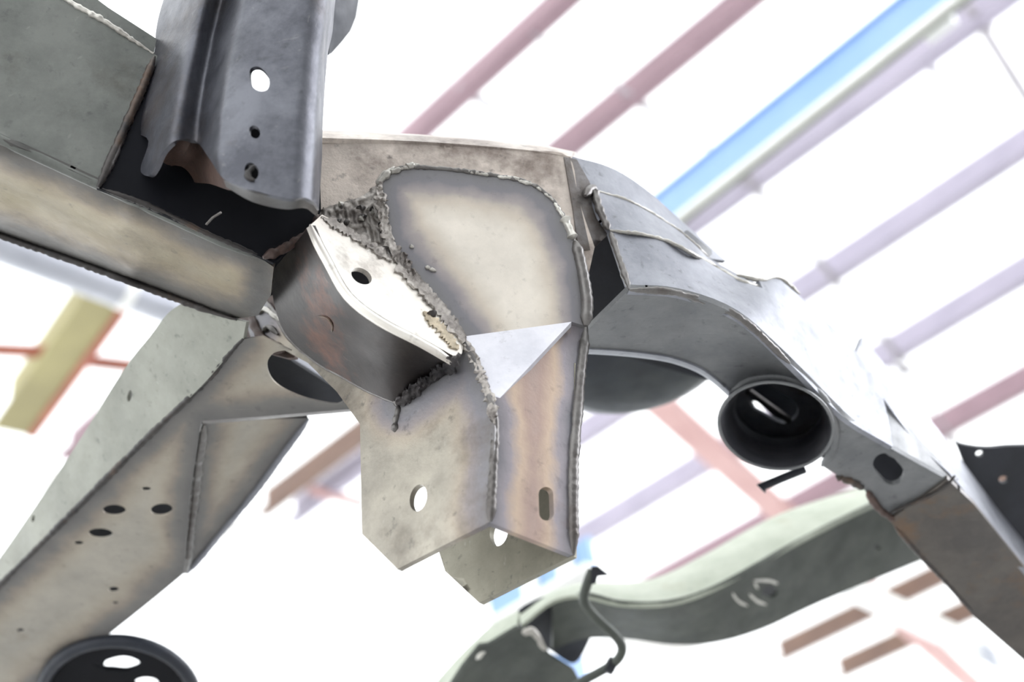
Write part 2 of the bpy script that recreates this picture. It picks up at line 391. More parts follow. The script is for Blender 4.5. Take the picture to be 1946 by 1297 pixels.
# ------------------------------------------------------------------ the building
HC = 7.0
far = on_z(560, 948, HC)
def building():
    base = Vector((far.x, far.y, 0)); L = 34
    near = far - D1 * 15
    def quad(name, pts, mat): return mesh(name, pts, [(0, 1, 2, 3)], mat, None, 0, None, 'structure')
    ce = quad('ceiling', [far - D2 * 13 + UP * 0, far + D2 * 26, near + D2 * 26, near - D2 * 13], M['roof'])
    fl = quad('floor', [Vector((p.x, p.y, 0)) for p in (far - D2 * 13, near - D2 * 13, near + D2 * 26, far + D2 * 26)], M['floor'])
    wf = quad('wall_far', [far - D2 * 13, far - D2 * 13 - UP * HC, far + D2 * 26 - UP * HC, far + D2 * 26], M['wallsheet'])
    lf = far - D2 * 13; ln = near - D2 * 13
    quad('wall_left', [lf, ln, ln - UP * HC, lf - UP * HC], M['wallsheet'])
    quad('wall_near_light_block', [near - D2 * 13, near + D2 * 26, near + D2 * 26 - UP * HC, near - D2 * 13 - UP * HC], M['plaster'])  # unseen wall behind the camera, added to cut frontal light
    # purlins: lipped Z sections hung under the sheeting
    hp, bw, tk = .26, .11, .012
    prof = [(0, 0), (bw, 0), (bw, .02), (bw - tk, .02), (bw - tk, tk), (tk, tk), (tk, hp - tk), (-bw + tk, hp - tk), (-bw + tk, hp - .02), (-bw, hp - .02), (-bw, hp), (0, hp)]
    for (x, y), mk, f0 in (((960, 135), 'purlin', 1), ((1280, 147), 'purlin', 1), ((1640, 222), 'purlin_grey', 1), ((1130, 838), 'purlin_grey', 1),
                           ((1820, 622), 'purlin_grey', 1), ((1873, 792), 'purlin', 1), ((1300, 1232), 'purlin_brown', 1), ((1450, 1277), 'purlin_brown', 1),
                           ((620, 900), 'purlin_brown', 1), ((1880, 1165), 'purlin_brown', 1)):
        p = on_z(x, y, HC - hp); t = (far - p).dot(D1)
        a = p + D1 * (t - .02); b = p - D1 * min(12, 14.9 - t)
        if mk == 'purlin_brown' and x == 620: b = p - D1 * 3.5
        o = extrude('purlin', ce, a, b, [(u, v - .003) for u, v in prof], M[mk])
    # clips where the purlins are lapped
    for x, y in ((905, 186), (1215, 195), (1433, 362), (1862, 35), (1770, 130), (1800, 835), (1705, 700)):
        box('purlin_clip', ce, on_z(x, y, HC - .23), D1 * .02, D2 * .13, UP * .012, M['palerod'])
    for (a, b, r, mk) in (((1415, 330), (1740, 715), .024, 'palerod'), ((1865, 50), (1990, 250), .03, 'palerod'), ((1010, 62), (1200, 180), .01, 'palerod'),
                          ((1230, 200), (1350, 285), .01, 'palerod'), ((1700, 700), (1830, 850), .012, 'palerod'),
                          ((-60, 662), (115, 671), .045, 'redrod'), ((115, 680), (330, 706), .045, 'redrod'), ((590, 930), (690, 958), .04, 'pink')):
        extrude('brace_rod', ce, on_z(*a, HC - .26), on_z(*b, HC - .26), circ(r, 8), M[mk], None, None, 40)
    # tie beam and rafter under the purlins
    extrude('tie_beam', ce, on_z(1225, 742, HC - .33), on_z(1880, 1330, HC - .33), rect(.20, .12), M['pink'])
    ra, rb = on_z(20, 815, HC - .42), on_z(200, 560, HC - .42)
    s = D2 if True else None
    extrude('rafter', ce, ra, rb, [(-.02, 0), (.02, 0), (.02, .4), (-.02, .4)], M['olive'])
    extrude('rafter_flange', ce, ra - UP * .012, rb - UP * .012, rect(.24, .03), M['olive'])
    extrude('rafter_lip', ce, ra - UP * .012, rb - UP * .012, [(-.17, -.03), (-.11, -.03), (-.11, .06), (-.17, .06)], M['redrod'])
    extrude('eave_beam', wf, far - D2 * 12.9 - UP * .5 - D1 * .06, far + D2 * 25 - UP * .5 - D1 * .06, rect(.10, .16), M['white'])
building()

def line_beam(px, py, d, back, fwd):                   # a run parallel to the purlins through one sighted point
    p = W(px, py, d); return p - D1 * back, p + D1 * fwd
def crane():
    zz = W(1500, 222, 5.2).z; a, b = on_z(1300, 380, zz), on_z(1700, 62, zz); t = (b - a).normalized(); a, b = b + t * 1.4, a - t * 1.2
    g = empty('crane_girder', b, 'pale blue overhead crane girder with white bottom flange under the roof', 'crane girder')
    n = D2; z = 0
    extrude('web_plate', g, a, b, [(-.01, -.06), (.01, -.06), (.01, .10), (-.01, .10)], M['blue'])
    extrude('top_flange', g, a + UP * .105, b + UP * .105, rect(.05, .012), M['blue'])
    extrude('bottom_flange', g, a - UP * .066, b - UP * .066, rect(.05, .014), M['white'])
    extrude('power_cable', g, a - UP * .08 + D2 * .02, b - UP * .08 + D2 * .02, circ(.007, 8), M['cable'], None, None, 40)
    c = W(1765, 18, 5.0)
    hb = box('hanger_clamp', g, c, D1 * .06, D2 * .05, UP * .10, M['white'])
    for dx, dy in ((-.035, .05), (.035, .05), (-.035, -.05), (.035, -.05)):
        q = c + D1 * dx + UP * dy
        extrude('bolt', hb, q - D2 * .05, q - D2 * .085, circ(.014, 6), M['duct'])
    a, b = line_beam(1000, 1122, 4.4, .30, .16)
    g = empty('blue_girder', b, 'short blue and white girder end showing below the open bracket', 'girder')
    extrude('web_plate', g, a, b, [(-.01, -.05), (.01, -.05), (.01, .05), (-.01, .05)], M['blue'])
    extrude('bottom_flange', g, a - UP * .056, b - UP * .056, rect(.09, .012), M['white'])
    for k in (.10, .26): box('white_stiffener', g, a + (b - a).normalized() * k, D1 * .03, D2 * .03, UP * .048, M['white'])
    p = W(1078, 1225, 4.0); q = Vector((p.x, p.y, 0))
    g = empty('blue_post', q, 'narrow blue steel post far behind the bent hanger rod', 'post')
    extrude('shaft', g, q, p, rect(.06, .06), M['blue'], D2)
    extrude('foot_plate', g, q, q + UP * .012, rect(.2, .2), M['blue'], D2)
    # silver duct along the left
    p = W(150, 520, 6.0)
    g = empty('air_duct', p - D2 * 2, 'long silver round duct running under the left chassis rail', 'duct')
    extrude('pipe', g, p - D2 * 2, p + D2 * 2.5, circ(.085, 20), M['duct'], None, None, 40)
    for k in (-.9, .2): extrude('joint_band', g, p + D2 * k, p + D2 * (k + .05), circ(.09, 20), M['white'], None, None, 40)
    a, b = W(1590, 1112, 7.2), W(1872, 1246, 6.6)
    g = empty('strip_light', b, 'white strip light with metal end bracket below the dark cross member', 'light')
    extrude('housing', g, a, b, [(-.055, 0), (.055, 0), (.04, .07), (-.04, .07)], M['white'])
    extrude('lamp_tube', g, a + (b - a) * .02 - UP * .03, b - (b - a) * .03 - UP * .03, circ(.026, 12), M['lamp'], None, None, 40)
    t = (b - a).normalized(); sd = t.cross(UP).normalized()
    e = box('end_bracket', g, b + t * .05, t * .05, sd * .07, UP * .06, M['duct'])
    for k in (-1, 1): extrude('bolt', e, b + t * .05 + sd * .04 * k - UP * .06, b + t * .05 + sd * .04 * k - UP * .11, circ(.02, 6), M['dark_metal'])
    box('mount_block', g, b + t * .14, t * .04, sd * .09, UP * .05, M['white'])
crane()

# ------------------------------------------------------------------ the chassis: one welded thing
chassis = empty('vehicle_chassis', W(900, 1150, 1.0), 'bare welded steel vehicle chassis frame raised overhead', 'chassis')
C = chassis
rail_f = plane((0, 265, 1.0), (490, 490, 1.02), (290, 100, 1.07))
# left rail, side plate and its top lap
mid = [(x, 265 + (x * .4592)) for x in (-320, -180, -60, 0, 60, 125, 185, 250, 315, 385, 440, 490)]
topw = [(-320, -268), (60, -42), (130, 2), (200, 42), (250, 75), (292, 102)]
rs = plate('rail_side_plate', C, [(-320, -268), (60, -42), (130, 2), (200, 42), (250, 75), (292, 102), (400, 158), (612, 262), (606, 420), (560, 462), (520, 490)] + mid[::-1],
           rail_f, M['rail_side'], .004, welds=[[(-60, 240), (490, 490)]], h=16)
bead(rs, mid, off(rail_f, .002), M['rail_side'], .0042, .03, 'bent_edge', 12)
bead(rs, topw, rail_f, M['weld_bright'], .0022, .45)
lap = plate('rail_top_lap', C, [(-320, -285), (130, -6), (292, 100), (298, 74), (205, 14), (160, -20), (-320, -310)], off(rail_f, .012), M['rail_side'], .004, h=14)
rb_f = tps([(-320, 173, 1.045), (-320, 223, 1.09), (-320, 268, 1.13), (-320, 318, 1.16)] + [(x, y, rail_f(x, y)) for x, y in mid] + [(0, 285, 1.003), (0, 320, 1.03), (0, 370, 1.075), (0, 415, 1.115), (0, 443, 1.16),
            (250, 400, 1.013), (250, 440, 1.045), (250, 490, 1.09), (250, 520, 1.12), (250, 536, 1.16),
            (480, 510, 1.03), (470, 550, 1.07), (455, 590, 1.12), (450, 606, 1.15), (530, 520, 1.03)], 1e-6)
bot = [(-320, 330), (0, 445), (150, 497), (300, 552), (400, 590), (450, 606)]
rb = plate('rail_bottom_plate', C, [(x, y - 3) for x, y in mid] + [(520, 508), (515, 560), (490, 600), (450, 606), (400, 590), (300, 552), (150, 497), (0, 445), (-320, 330)],
           rb_f, M['rail_under'], .004, welds=[[(-60, 238), (185, 348), (490, 488)], [(p[0], p[1]) for p in bot], [(500, 490), (490, 600)]], h=12)
bead(rb, [(-320, 335), (0, 448), (150, 500), (300, 555), (400, 592), (450, 608)], lambda x, y: rb_f(x, y - 6), M['weld_dark'], .003, .25)
plate('rail_dark_backing', C, [(-320, -258), (130, 12), (292, 112), (600, 275), (1090, 315), (1110, 470), (700, 560), (520, 560), (440, 590), (0, 430), (-320, 316)],
      lambda x, y: max(rail_f(x, y), 1.03) + .13, M['dark_metal'], .004, h=30)  # dark backing added so the rail's holes look shaded inside
# black patch inside the tower foot: black paint plus cavity shade painted in
bl = plate('black_paint_shade_patch', C, [(184, 357), (200, 326), (246, 222), (300, 116), (420, 172), (606, 262), (610, 400), (592, 440), (520, 500), (490, 486), (440, 464), (385, 441), (270, 389)],
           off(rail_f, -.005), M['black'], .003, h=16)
bead(bl, [(186, 357), (205, 318), (245, 226), (268, 175), (294, 108)], off(rail_f, -.006), M['weld_dark'], .0035, .25)
bead(bl, [(190, 358), (270, 386), (340, 418), (385, 440), (440, 464), (492, 486)], off(rail_f, -.004), M['weld_dark'], .002, .25)
bead(bl, [(500, 490), (545, 470), (592, 436), (604, 408)], off(rail_f, -.006), M['rust'], .004, .3)
tube('scratch_mark', bl, [W(392, 427, .998), W(404, 414, .995), (W(420, 404, .992))], .0009, M['weld'], 6)
# pressed tower
TC = [[(390, -300, 1.19), (318, -40, 1.12), (294, 60, 1.10), (290, 104, 1.085), (258, 170, 1.075), (242, 215, 1.066), (256, 335, 1.03)],
             [(424, -300, 1.14), (352, -40, 1.07), (330, 60, 1.055), (316, 110, 1.045), (300, 180, 1.028), (290, 240, 1.012), (284, 335, .992)],
             [(472, -300, 1.10), (400, -40, 1.035), (375, 60, 1.018), (354, 150, .997), (340, 220, .982), (325, 300, .963)],
             [(502, -300, 1.12), (430, -40, 1.055), (406, 60, 1.036), (388, 150, 1.015), (376, 230, .995), (372, 300, .978)],
             [(545, -300, 1.085), (478, -40, 1.018), (458, 40, 1.002), (440, 130, .978), (424, 220, .955), (418, 300, .935), (428, 360, .922)],
             [(598, -300, 1.08), (535, -40, 1.012), (508, 100, .977), (492, 250, .94), (482, 378, .91)],
             [(645, -300, 1.075), (588, -40, 1.008), (572, 100, .975), (560, 250, .941), (554, 382, .911)],
             [(680, -300, 1.09), (624, -40, 1.022), (607, 100, .988), (598, 250, .955), (592, 388, .925)],
             [(704, -300, 1.17), (646, -40, 1.10), (624, 105, 1.07), (615, 250, 1.035), (609, 400, 1.0)]]
tw_f = cols(TC)
tw = plate('tower_bracket', C, cr([(394, -296), (322, -40), (303, 25), (296, 62), (292, 104), (262, 175), (244, 214), (258, 250), (282, 268), (268, 315), (270, 330), (284, 334), (296, 318), (310, 288), (335, 267), (371, 268), (396, 299), (425, 340),
                                   (470, 358), (520, 372), (556, 378), (580, 376), (598, 386), (606, 400)], 4) + cr([(612, 300), (614, 220), (622, 110), (632, 60), (644, -40), (702, -296)], 4), tw_f, M['tower'], .0035,
           holes=[cr([(474, 138), (480, 128), (494, 128), (508, 142), (512, 158), (507, 171), (492, 173), (478, 162)], 4, True), ell(484, 251, 10, 13, -25), ell(478, 326, 13, 17, -20)], h=6.5, smooth=60)
tf2 = off(tw_f, -.001)
bead(tw, [(484, 315), (470, 330), (474, 340), (484, 342)], tf2, M['weld_dark'], .0018, .5, 'weld_lump')
# torn rusty lip of the valley, and folded foot at the right
plate('torn_lip', C, cr([(300, 290), (335, 262), (372, 262), (400, 298), (430, 338), (440, 362), (400, 350), (365, 345), (330, 318), (312, 310)], 4, True),
      tps([(310, 290, 1.0), (370, 262, 1.012), (330, 318, 1.03), (400, 300, .99), (365, 345, 1.03), (435, 350, .965)]), M['rust'], .004, h=10)
loft('tower_foot_flange', C, [[(425, 342, .935), (480, 365, .915), (540, 377, .915), (585, 375, .925), (606, 398, .99)],
                              [(430, 356, .95), (480, 384, .935), (540, 398, .935), (580, 396, .945), (602, 412, 1.0)]], M['weld_dark'], .003)
# curved panel standing up behind the tower
loft('round_panel', C, [[(660, -300, 1.25), (630, -40, 1.22), (626, 40, 1.22), (625, 105, 1.22)], [(720, -300, 1.27), (666, -40, 1.24), (652, 40, 1.24), (628, 102, 1.23)], [(752, -300, 1.30), (690, -40, 1.27), (672, 48, 1.26), (630, 102, 1.24)]], M['navy'], .004, 16)

# rail behind the bracket
r2_f = plane((612, 262, 1.105), (1080, 297, 1.15), (700, 470, 1.07))
r2 = plate('rail_ground_plate', C, cr([(604, 262), (700, 266), (800, 270), (900, 277), (1000, 286), (1080, 298), (1100, 380), (1130, 470)], 5) + [(1110, 560), (900, 600), (700, 520), (600, 440)],
           r2_f, M['rail_dirty'], .004, h=13)
loft('rail_top_edge', C, [[(604, 262, 1.10), (800, 269, 1.122), (1000, 285, 1.142), (1085, 298, 1.15)], [(600, 252, 1.12), (800, 259, 1.14), (1000, 275, 1.16), (1090, 289, 1.17)],
                          [(600, 247, 1.16), (800, 256, 1.18), (1000, 272, 1.2), (1095, 289, 1.2)]], M['rail_dirty'], .004)
plate('weld_scar', r2, cr([(604, 402), (640, 388), (690, 372), (716, 352), (736, 380), (744, 440), (764, 486), (748, 494), (700, 462), (650, 432), (612, 412)], 3, True), rough(off(r2_f, -.004), .0022, .30), M['weld_scar'], .003, h=3.4, smooth=75)
for k in range(16):
    x = random.uniform(640, 735); y = random.uniform(372, 430) + (x - 640) * .3
    bead(r2, [(x, y), (x + random.uniform(4, 12), y + random.uniform(-6, 9))], off(r2_f, -.007), M[random.choice(['weld', 'weld_dark', 'weld_bright'])], random.uniform(.0012, .0026), .5, 'weld_spatter', 4)

# bracket web: upper plate, facet painted bright as if lit, lower plate
PA, PB, PC = (880, 640, 1.035), (1086, 612, 1.052), (950, 757, .985)
up_f = plane(PA, PB, (900, 330, 1.098)); fa_f = plane(PA, PB, PC)
lo_f = plane(PC, (930, 990, .93), (1088, 1056, .962))
wl_left = [(722, 345), (726, 400), (742, 462), (790, 528), (850, 595), (880, 640)]
wl_top = [(722, 345), (738, 328), (775, 318), (850, 322), (900, 328), (960, 337), (1010, 350), (1050, 380), (1076, 420), (1092, 458)]
wl_right = [(1092, 458), (1106, 515), (1115, 575), (1113, 620)]
wl_right2 = [(1113, 620), (1104, 690), (1094, 800), (1087, 900), (1088, 1056)]
wl_corner = [(880, 640), (905, 690), (928, 750), (940, 805), (938, 880), (932, 992)]
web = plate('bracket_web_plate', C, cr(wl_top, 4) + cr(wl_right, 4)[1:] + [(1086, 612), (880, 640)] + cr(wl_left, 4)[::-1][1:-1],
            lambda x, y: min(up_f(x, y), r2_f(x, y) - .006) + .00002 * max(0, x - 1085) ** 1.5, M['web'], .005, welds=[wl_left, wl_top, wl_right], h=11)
bead(web, wl_top, up_f, M['weld'], .0018, .4)
for i in range(26):  # glints along the weld, put in as short beads of paler metal
    k = random.choice(range(len(wl_top) - 1)) if i > 8 else random.choice((0, 1)); u = random.random(); a, b = wl_top[k], wl_top[k + 1]
    x, y = a[0] + (b[0] - a[0]) * u, a[1] + (b[1] - a[1]) * u; q = random.uniform(12, 34); L = math.hypot(b[0] - a[0], b[1] - a[1])
    bead(web, [(x, y), (x + (b[0] - a[0]) / L * q * .5, y + (b[1] - a[1]) / L * q * .5 + random.uniform(-2, 2)), (x + (b[0] - a[0]) / L * q, y + (b[1] - a[1]) / L * q)], off(up_f, -.001), M['weld_bright'], random.uniform(.0010, .0018 if k > 1 else .0028), .35, 'weld_glint', 3)
bead(web, [(1072, 412), (1084, 440), (1090, 455)], up_f, M['weld_bright'], .0035, .6)
scar(web, wl_left[:4], off(up_f, -.003), 20, M['weld_scar']); bead(web, [(716, 352), (728, 336), (745, 326)], off(up_f, -.001), M['weld_bright'], .0026, .6)

bead(web, wl_right, off(up_f, .002), M['weld'], .0052, .12)
for x, y, a in ((778, 468, 4), (815, 512, 7), (808, 508, 5)): bead(web, [(x, y), (x + a, y + 1), (x + 2 * a, y + 3)], off(up_f, -.001), M['weld_bright'], .0018, .3, 'weld_spatter', 3)
fac = plate('bright_facet', C, [(880, 640), (1086, 612), (950, 757), (928, 750), (905, 690)], fa_f, M['facet'], .005, h=11)
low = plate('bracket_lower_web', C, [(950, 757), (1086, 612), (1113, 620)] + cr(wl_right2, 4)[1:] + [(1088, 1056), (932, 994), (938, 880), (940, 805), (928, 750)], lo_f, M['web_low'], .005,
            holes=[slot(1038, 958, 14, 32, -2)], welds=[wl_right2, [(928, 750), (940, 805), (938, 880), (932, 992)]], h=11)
bead(low, wl_right2, off(lo_f, .002), M['weld'], .0050, .12)
bead(low, wl_corner[2:], off(lo_f, .001), M['weld'], .0034, .18)
scar(fac, wl_corner[:4], off(fa_f, -.003), 17, M['weld_scar'])
# bracket near flange
fl_f = plane((932, 992, .93), (755, 1082, .965), (890, 680, 1.015))
arc = [(500, 566), (518, 590), (548, 642), (600, 688), (650, 716), (700, 744), (756, 768)]
fl = plate('bracket_near_flange', C, [(470, 622), (492, 588)] + cr(arc, 4) + [(800, 735), (850, 700), (880, 662)] + cr([(884, 648), (905, 690), (928, 750), (940, 805), (938, 880), (932, 992)], 4) +
           [(755, 1082), (688, 1015), (684, 806), (640, 745), (585, 690), (530, 660), (480, 652)], fl_f, M['flange'], .005,
           holes=[ell(795, 947, 16, 26, 12)], welds=[wl_corner, [(756, 768), (850, 700), (880, 660)], [(470, 622), (500, 566)]], h=11)
bead(fl, [(750, 762), (758, 775), (752, 800), (750, 822)], fl_f, M['weld'], .0035, .5)
bead(fl, [(488, 596), (505, 588), (530, 610)], off(fl_f, -.002), M['weld_bright'], .003, .4); bead(fl, [(500, 630), (512, 622), (528, 636)], off(fl_f, -.002), M['weld'], .0035, .4)
bead(fl, [(448, 640), (462, 642), (470, 650)], off(fl_f, -.004), M['weld_bright'], .004, .4)
bead(fl, [(478, 600), (486, 622), (505, 650), (540, 668)], off(fl_f, -.0), M['rust'], .004, .4)
plate('junction_plate', C, cr([(440, 600), (490, 545), (512, 525), (545, 630), (560, 680), (500, 668), (452, 650)], 3, True), off(fl_f, .012), M['rust'], .004, h=13)
# bracket far flange, seen from inside through the open foot
ff_f = plane((1088, 1056, .964), (911, 1146, 1.0), (1046, 746, 1.05))
plate('bracket_far_flange', C, [(1088, 1057), (911, 1146), (846, 1086), (834, 1048), (830, 840), (930, 740), (1092, 690)], ff_f, M['flange_in'], .005,
      holes=[ell(948, 1012, 17, 27, 10)], h=13)
# gusset: one folded plate, top painted as lit, underside painted in shade
fold = [(590, 428), (604, 462), (622, 496), (660, 562), (720, 610), (800, 652), (862, 688)]
gt_f = tps([(590, 428, 1.0), (622, 496, .985), (660, 562, .975), (720, 610, .972), (800, 652, .985), (862, 688, 1.0), (615, 410, 1.04), (700, 462, 1.05), (790, 535, 1.046), (850, 598, 1.04), (884, 650, 1.03)])
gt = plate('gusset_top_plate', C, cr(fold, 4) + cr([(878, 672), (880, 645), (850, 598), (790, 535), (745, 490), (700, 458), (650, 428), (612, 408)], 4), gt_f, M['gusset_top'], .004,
           holes=[ell(687, 525, 21, 14, 30)], h=10)
scar(gt, [(744, 480), (790, 532), (850, 598), (884, 650)], off(gt_f, -.003), 26, M['weld_scar'])
gu_f = tps([(x, y, gt_f(x, y)) for x, y in cr(fold, 3)] + [(512, 520, 1.08), (548, 642, 1.11), (650, 716, 1.085), (756, 768, 1.04), (850, 705, 1.02)], 1e-6)
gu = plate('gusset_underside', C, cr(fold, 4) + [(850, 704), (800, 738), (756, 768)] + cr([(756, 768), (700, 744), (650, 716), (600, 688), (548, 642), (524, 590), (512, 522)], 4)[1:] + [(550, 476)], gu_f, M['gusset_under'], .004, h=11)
bead(gt, fold, off(gt_f, -.0005), M['gusset_top'], .0032, .02, 'fold_edge', 6)
pd = plate('plug_disc', gu, ell(612, 619, 21, 19, 30, 20), off(gu_f, -.001), M['gusset_under'], .002, h=9)
bead(gu, [(606, 602), (620, 604), (631, 616), (631, 632)], off(gu_f, -.001), M['rail_brown'], .0008, .3, 'plug_rim', 3)
scar(gt, [(612, 412), (650, 432), (700, 462), (745, 494)], off(gt_f, -.003), 14, M['weld_scar'])
bead(gt, [(818, 596), (822, 604)], off(gt_f, -.001), M['weld_dark'], .005, .3, 'weld_lump', 3)
scar(gt, [(806, 592), (842, 628), (872, 664)], off(gt_f, -.002), 16, M['weld_tan'], .0015)
bead(gu, arc, off(fl_f, -.001), M['weld'], .0016, .25); scar(gu, [(752, 768), (790, 746), (840, 712), (872, 676)], off(gu_f, -.004), 26, M['weld_soot'])

# ------------------------------------------------------------------ arch over the axle
l1 = [(1122, 360, 1.145), (1200, 384, 1.17), (1290, 438, 1.205), (1350, 492, 1.24)]
l2 = [(1158, 438, 1.12), (1250, 452, 1.14), (1330, 490, 1.17), (1400, 530, 1.20), (1462, 552, 1.225)]
at = loft('arch_top_plate', C, [[(1080, 296, 1.165), (1160, 318, 1.19), (1225, 358, 1.22), (1290, 415, 1.25), (1380, 496, 1.29)], l1[:0] + [(1100, 352, 1.15), (1200, 382, 1.18), (1290, 437, 1.215), (1352, 492, 1.25)]], M['arch_side'], .004)
au = plate('arch_upper_plate', C, cr([p[:2] for p in l1], 5) + [(1400, 520), (1462, 552)] + cr([p[:2] for p in l2], 5)[::-1] + [(1140, 410)], tps(l1 + l2), M['arch_side'], .004, h=14)
tl1, tl2 = tps(l1 + l2), None
bead(au, [p[:2] for p in l1], tl1, M['weld_bright'], .0012, .4); bead(au, [p[:2] for p in l2], off(tl1, -.001), M['weld_bright'], .0017, .4)
bead(au, [(1112, 372), (1122, 358), (1135, 362)], off(tl1, -.002), M['weld'], .0035, .35); bead(au, [(1128, 362), (1140, 400), (1156, 436)], off(tl1, -.003), M['weld'], .0035, .4)
plate('slot_shade_plate', at, slot(1327, 462, 6, 34, -50), off(tl1, -.0006), M['dark_metal'], .001, h=6)  # no hole cut: dark plate painted as the slot's shade
sd_a = l2 + [(1530, 572, 1.26), (1620, 640, 1.29), (1700, 720, 1.33)]
E = [(1196, 551, 1.075), (1290, 558, 1.09), (1400, 600, 1.11), (1500, 690, 1.15), (1600, 790, 1.20), (1697, 850, 1.245)]
sd_f = tps([(1158, 438, 1.12), (1250, 452, 1.14), (1330, 490, 1.17), (1400, 530, 1.20), (1470, 522, 1.24), (1530, 572, 1.265), (1640, 690, 1.28), (1700, 740, 1.32)] + E)
sd = plate('arch_side_plate', C, cr([p[:2] for p in l2], 5)[:-1] + [(1440, 530), (1470, 521)] + cr([(1470, 521), (1530, 572), (1600, 640), (1650, 700), (1682, 770), (1697, 850)], 5)[1:] + cr([p[:2] for p in E], 5)[::-1][1:], sd_f, M['arch_side'], .005, h=13)
bead(sd, [p[:2] for p in E[:4]], off(sd_f, 0), M['weld'], .0028, .25); bead(sd, [(1160, 442), (1176, 490), (1196, 550)], sd_f, M['weld'], .0025, .4)
bead(sd, [(1400, 522), (1440, 532), (1480, 528), (1520, 560)], off(sd_f, 0.0), M['weld_bright'], .002, .4)
un_f = tps(E[:5] + [(1115, 632, 1.125), (1115, 666, 1.15), (1250, 676, 1.17), (1330, 702, 1.19), (1385, 746, 1.205), (1300, 610, 1.125), (1562, 886, 1.27), (1475, 718, 1.19),
           (1640, 926, 1.30), (1697, 850, 1.25), (1750, 1060, 1.36), (1850, 955, 1.30), (1946, 1255, 1.46), (1946, 1080, 1.38), (2300, 1690, 1.68), (2300, 1500, 1.57), (1585, 800, 1.215)])
ring_arc = [(1562, 886), (1584, 850), (1586, 805), (1562, 755), (1515, 726), (1475, 716), (1425, 722), (1386, 745)]
lowl = [(1386, 745), (1360, 722), (1330, 701), (1290, 685), (1250, 676), (1180, 668), (1113, 664)]
un = plate('arch_underside_plate', C, [(1113, 632)] + cr([p[:2] for p in E[:5]], 5) + [(1650, 828), (1720, 868), (1800, 912), (1745, 952), (1692, 990), (1660, 962), (1640, 926), (1615, 922), (1600, 908)] + cr(ring_arc, 4) + cr(lowl, 4)[1:],
           un_f, M['arch_under'], .005, holes=[slot(1688, 892, 22, 33, -42)], h=13)
lip = loft('underside_lip', un, [[(x, y, un_f(x, y) - .003) for x, y in lowl], [(x - 1, y + 7, un_f(x, y) + .004) for x, y in lowl], [(x - 2, y + 9, un_f(x, y) + .03) for x, y in lowl]], M['arch_side'], .003)
bead(un, ring_arc, off(un_f, -.000), M['arch_under'], .004, .12)
old_p = [(1800, 911), (1850, 958), (1946, 1078), (2300, 1500), (2300, 1690), (1946, 1256), (1850, 1172), (1752, 1062), (1700, 1002), (1690, 989), (1745, 950)]
ol = plate('rear_rail_underside', C, old_p, off(un_f, -.004), M['rail_brown'], .005, h=15)
bead(ol, [(1648, 935), (1668, 965), (1700, 990)], off(un_f, -.002), M['rust'], .003, .35); bead(ol, [(1700, 1000), (1752, 1060), (1800, 1110), (1850, 1165)], off(un_f, -.003), M['weld_dark'], .0022, .3)
bead(ol, [(1690, 975), (1740, 955), (1790, 930), (1815, 905)], off(un_f, -.005), M['weld_dark'], .002, .3)
bead(un, [(1590, 905), (1620, 915), (1640, 928)], off(un_f, .002), M['weld_dark'], .005, .4)
# rear rail outer side, lit
loft('rear_rail_side_plate', C, [[(1640, 640, 1.36), (1700, 716, 1.38), (1770, 800, 1.40), (1850, 905, 1.43), (1946, 1030, 1.48), (2300, 1450, 1.66)],
                                 [(1620, 690, 1.29), (1680, 760, 1.30), (1740, 840, 1.305), (1810, 905, 1.31), (1850, 958, 1.315), (1946, 1078, 1.375), (2300, 1500, 1.56)]], M['arch_side'], .005)
plate('rear_rail_shoulder', C, [(1640, 700), (1690, 765), (1745, 832), (1822, 912), (1790, 908), (1697, 864), (1600, 792)], plane((1697, 864, 1.262), (1822, 912, 1.318), (1650, 715, 1.315)), M['arch_under'], .004, h=13)
plate('arch_joint_plate', C, [(1072, 298), (1096, 303), (1120, 345), (1126, 362), (1142, 400), (1162, 440), (1124, 476), (1100, 474), (1090, 400)], plane((1075, 298, 1.148), (1140, 400, 1.138), (1110, 470, 1.112)), M['arch_joint'], .004, h=12)
plate('arch_gap_shade', C, [(1085, 400), (1160, 430), (1215, 560), (1180, 640), (1100, 672)], plane((1100, 450, 1.19), (1210, 560, 1.17), (1100, 660, 1.21)), M['dark_metal'], .004, h=20)  # dark sheet added to paint the shade inside the open gap
plate('arch_dark_backing', C, [(1090, 320), (1180, 345), (1380, 515), (1560, 610), (1700, 740), (1830, 920), (2300, 1500), (2300, 1660), (1760, 1040), (1640, 915), (1560, 870), (1400, 830), (1385, 735), (1110, 655)],
      plane((1100, 450, 1.33), (1500, 650, 1.42), (1900, 1150, 1.62)), M['dark_metal'], .004, holes=[[(1430, 763), (1439, 764), (1474, 797), (1468, 802), (1446, 792)]], h=30)  # dark backing added for the arch's inner shade, cut for one bright sliver
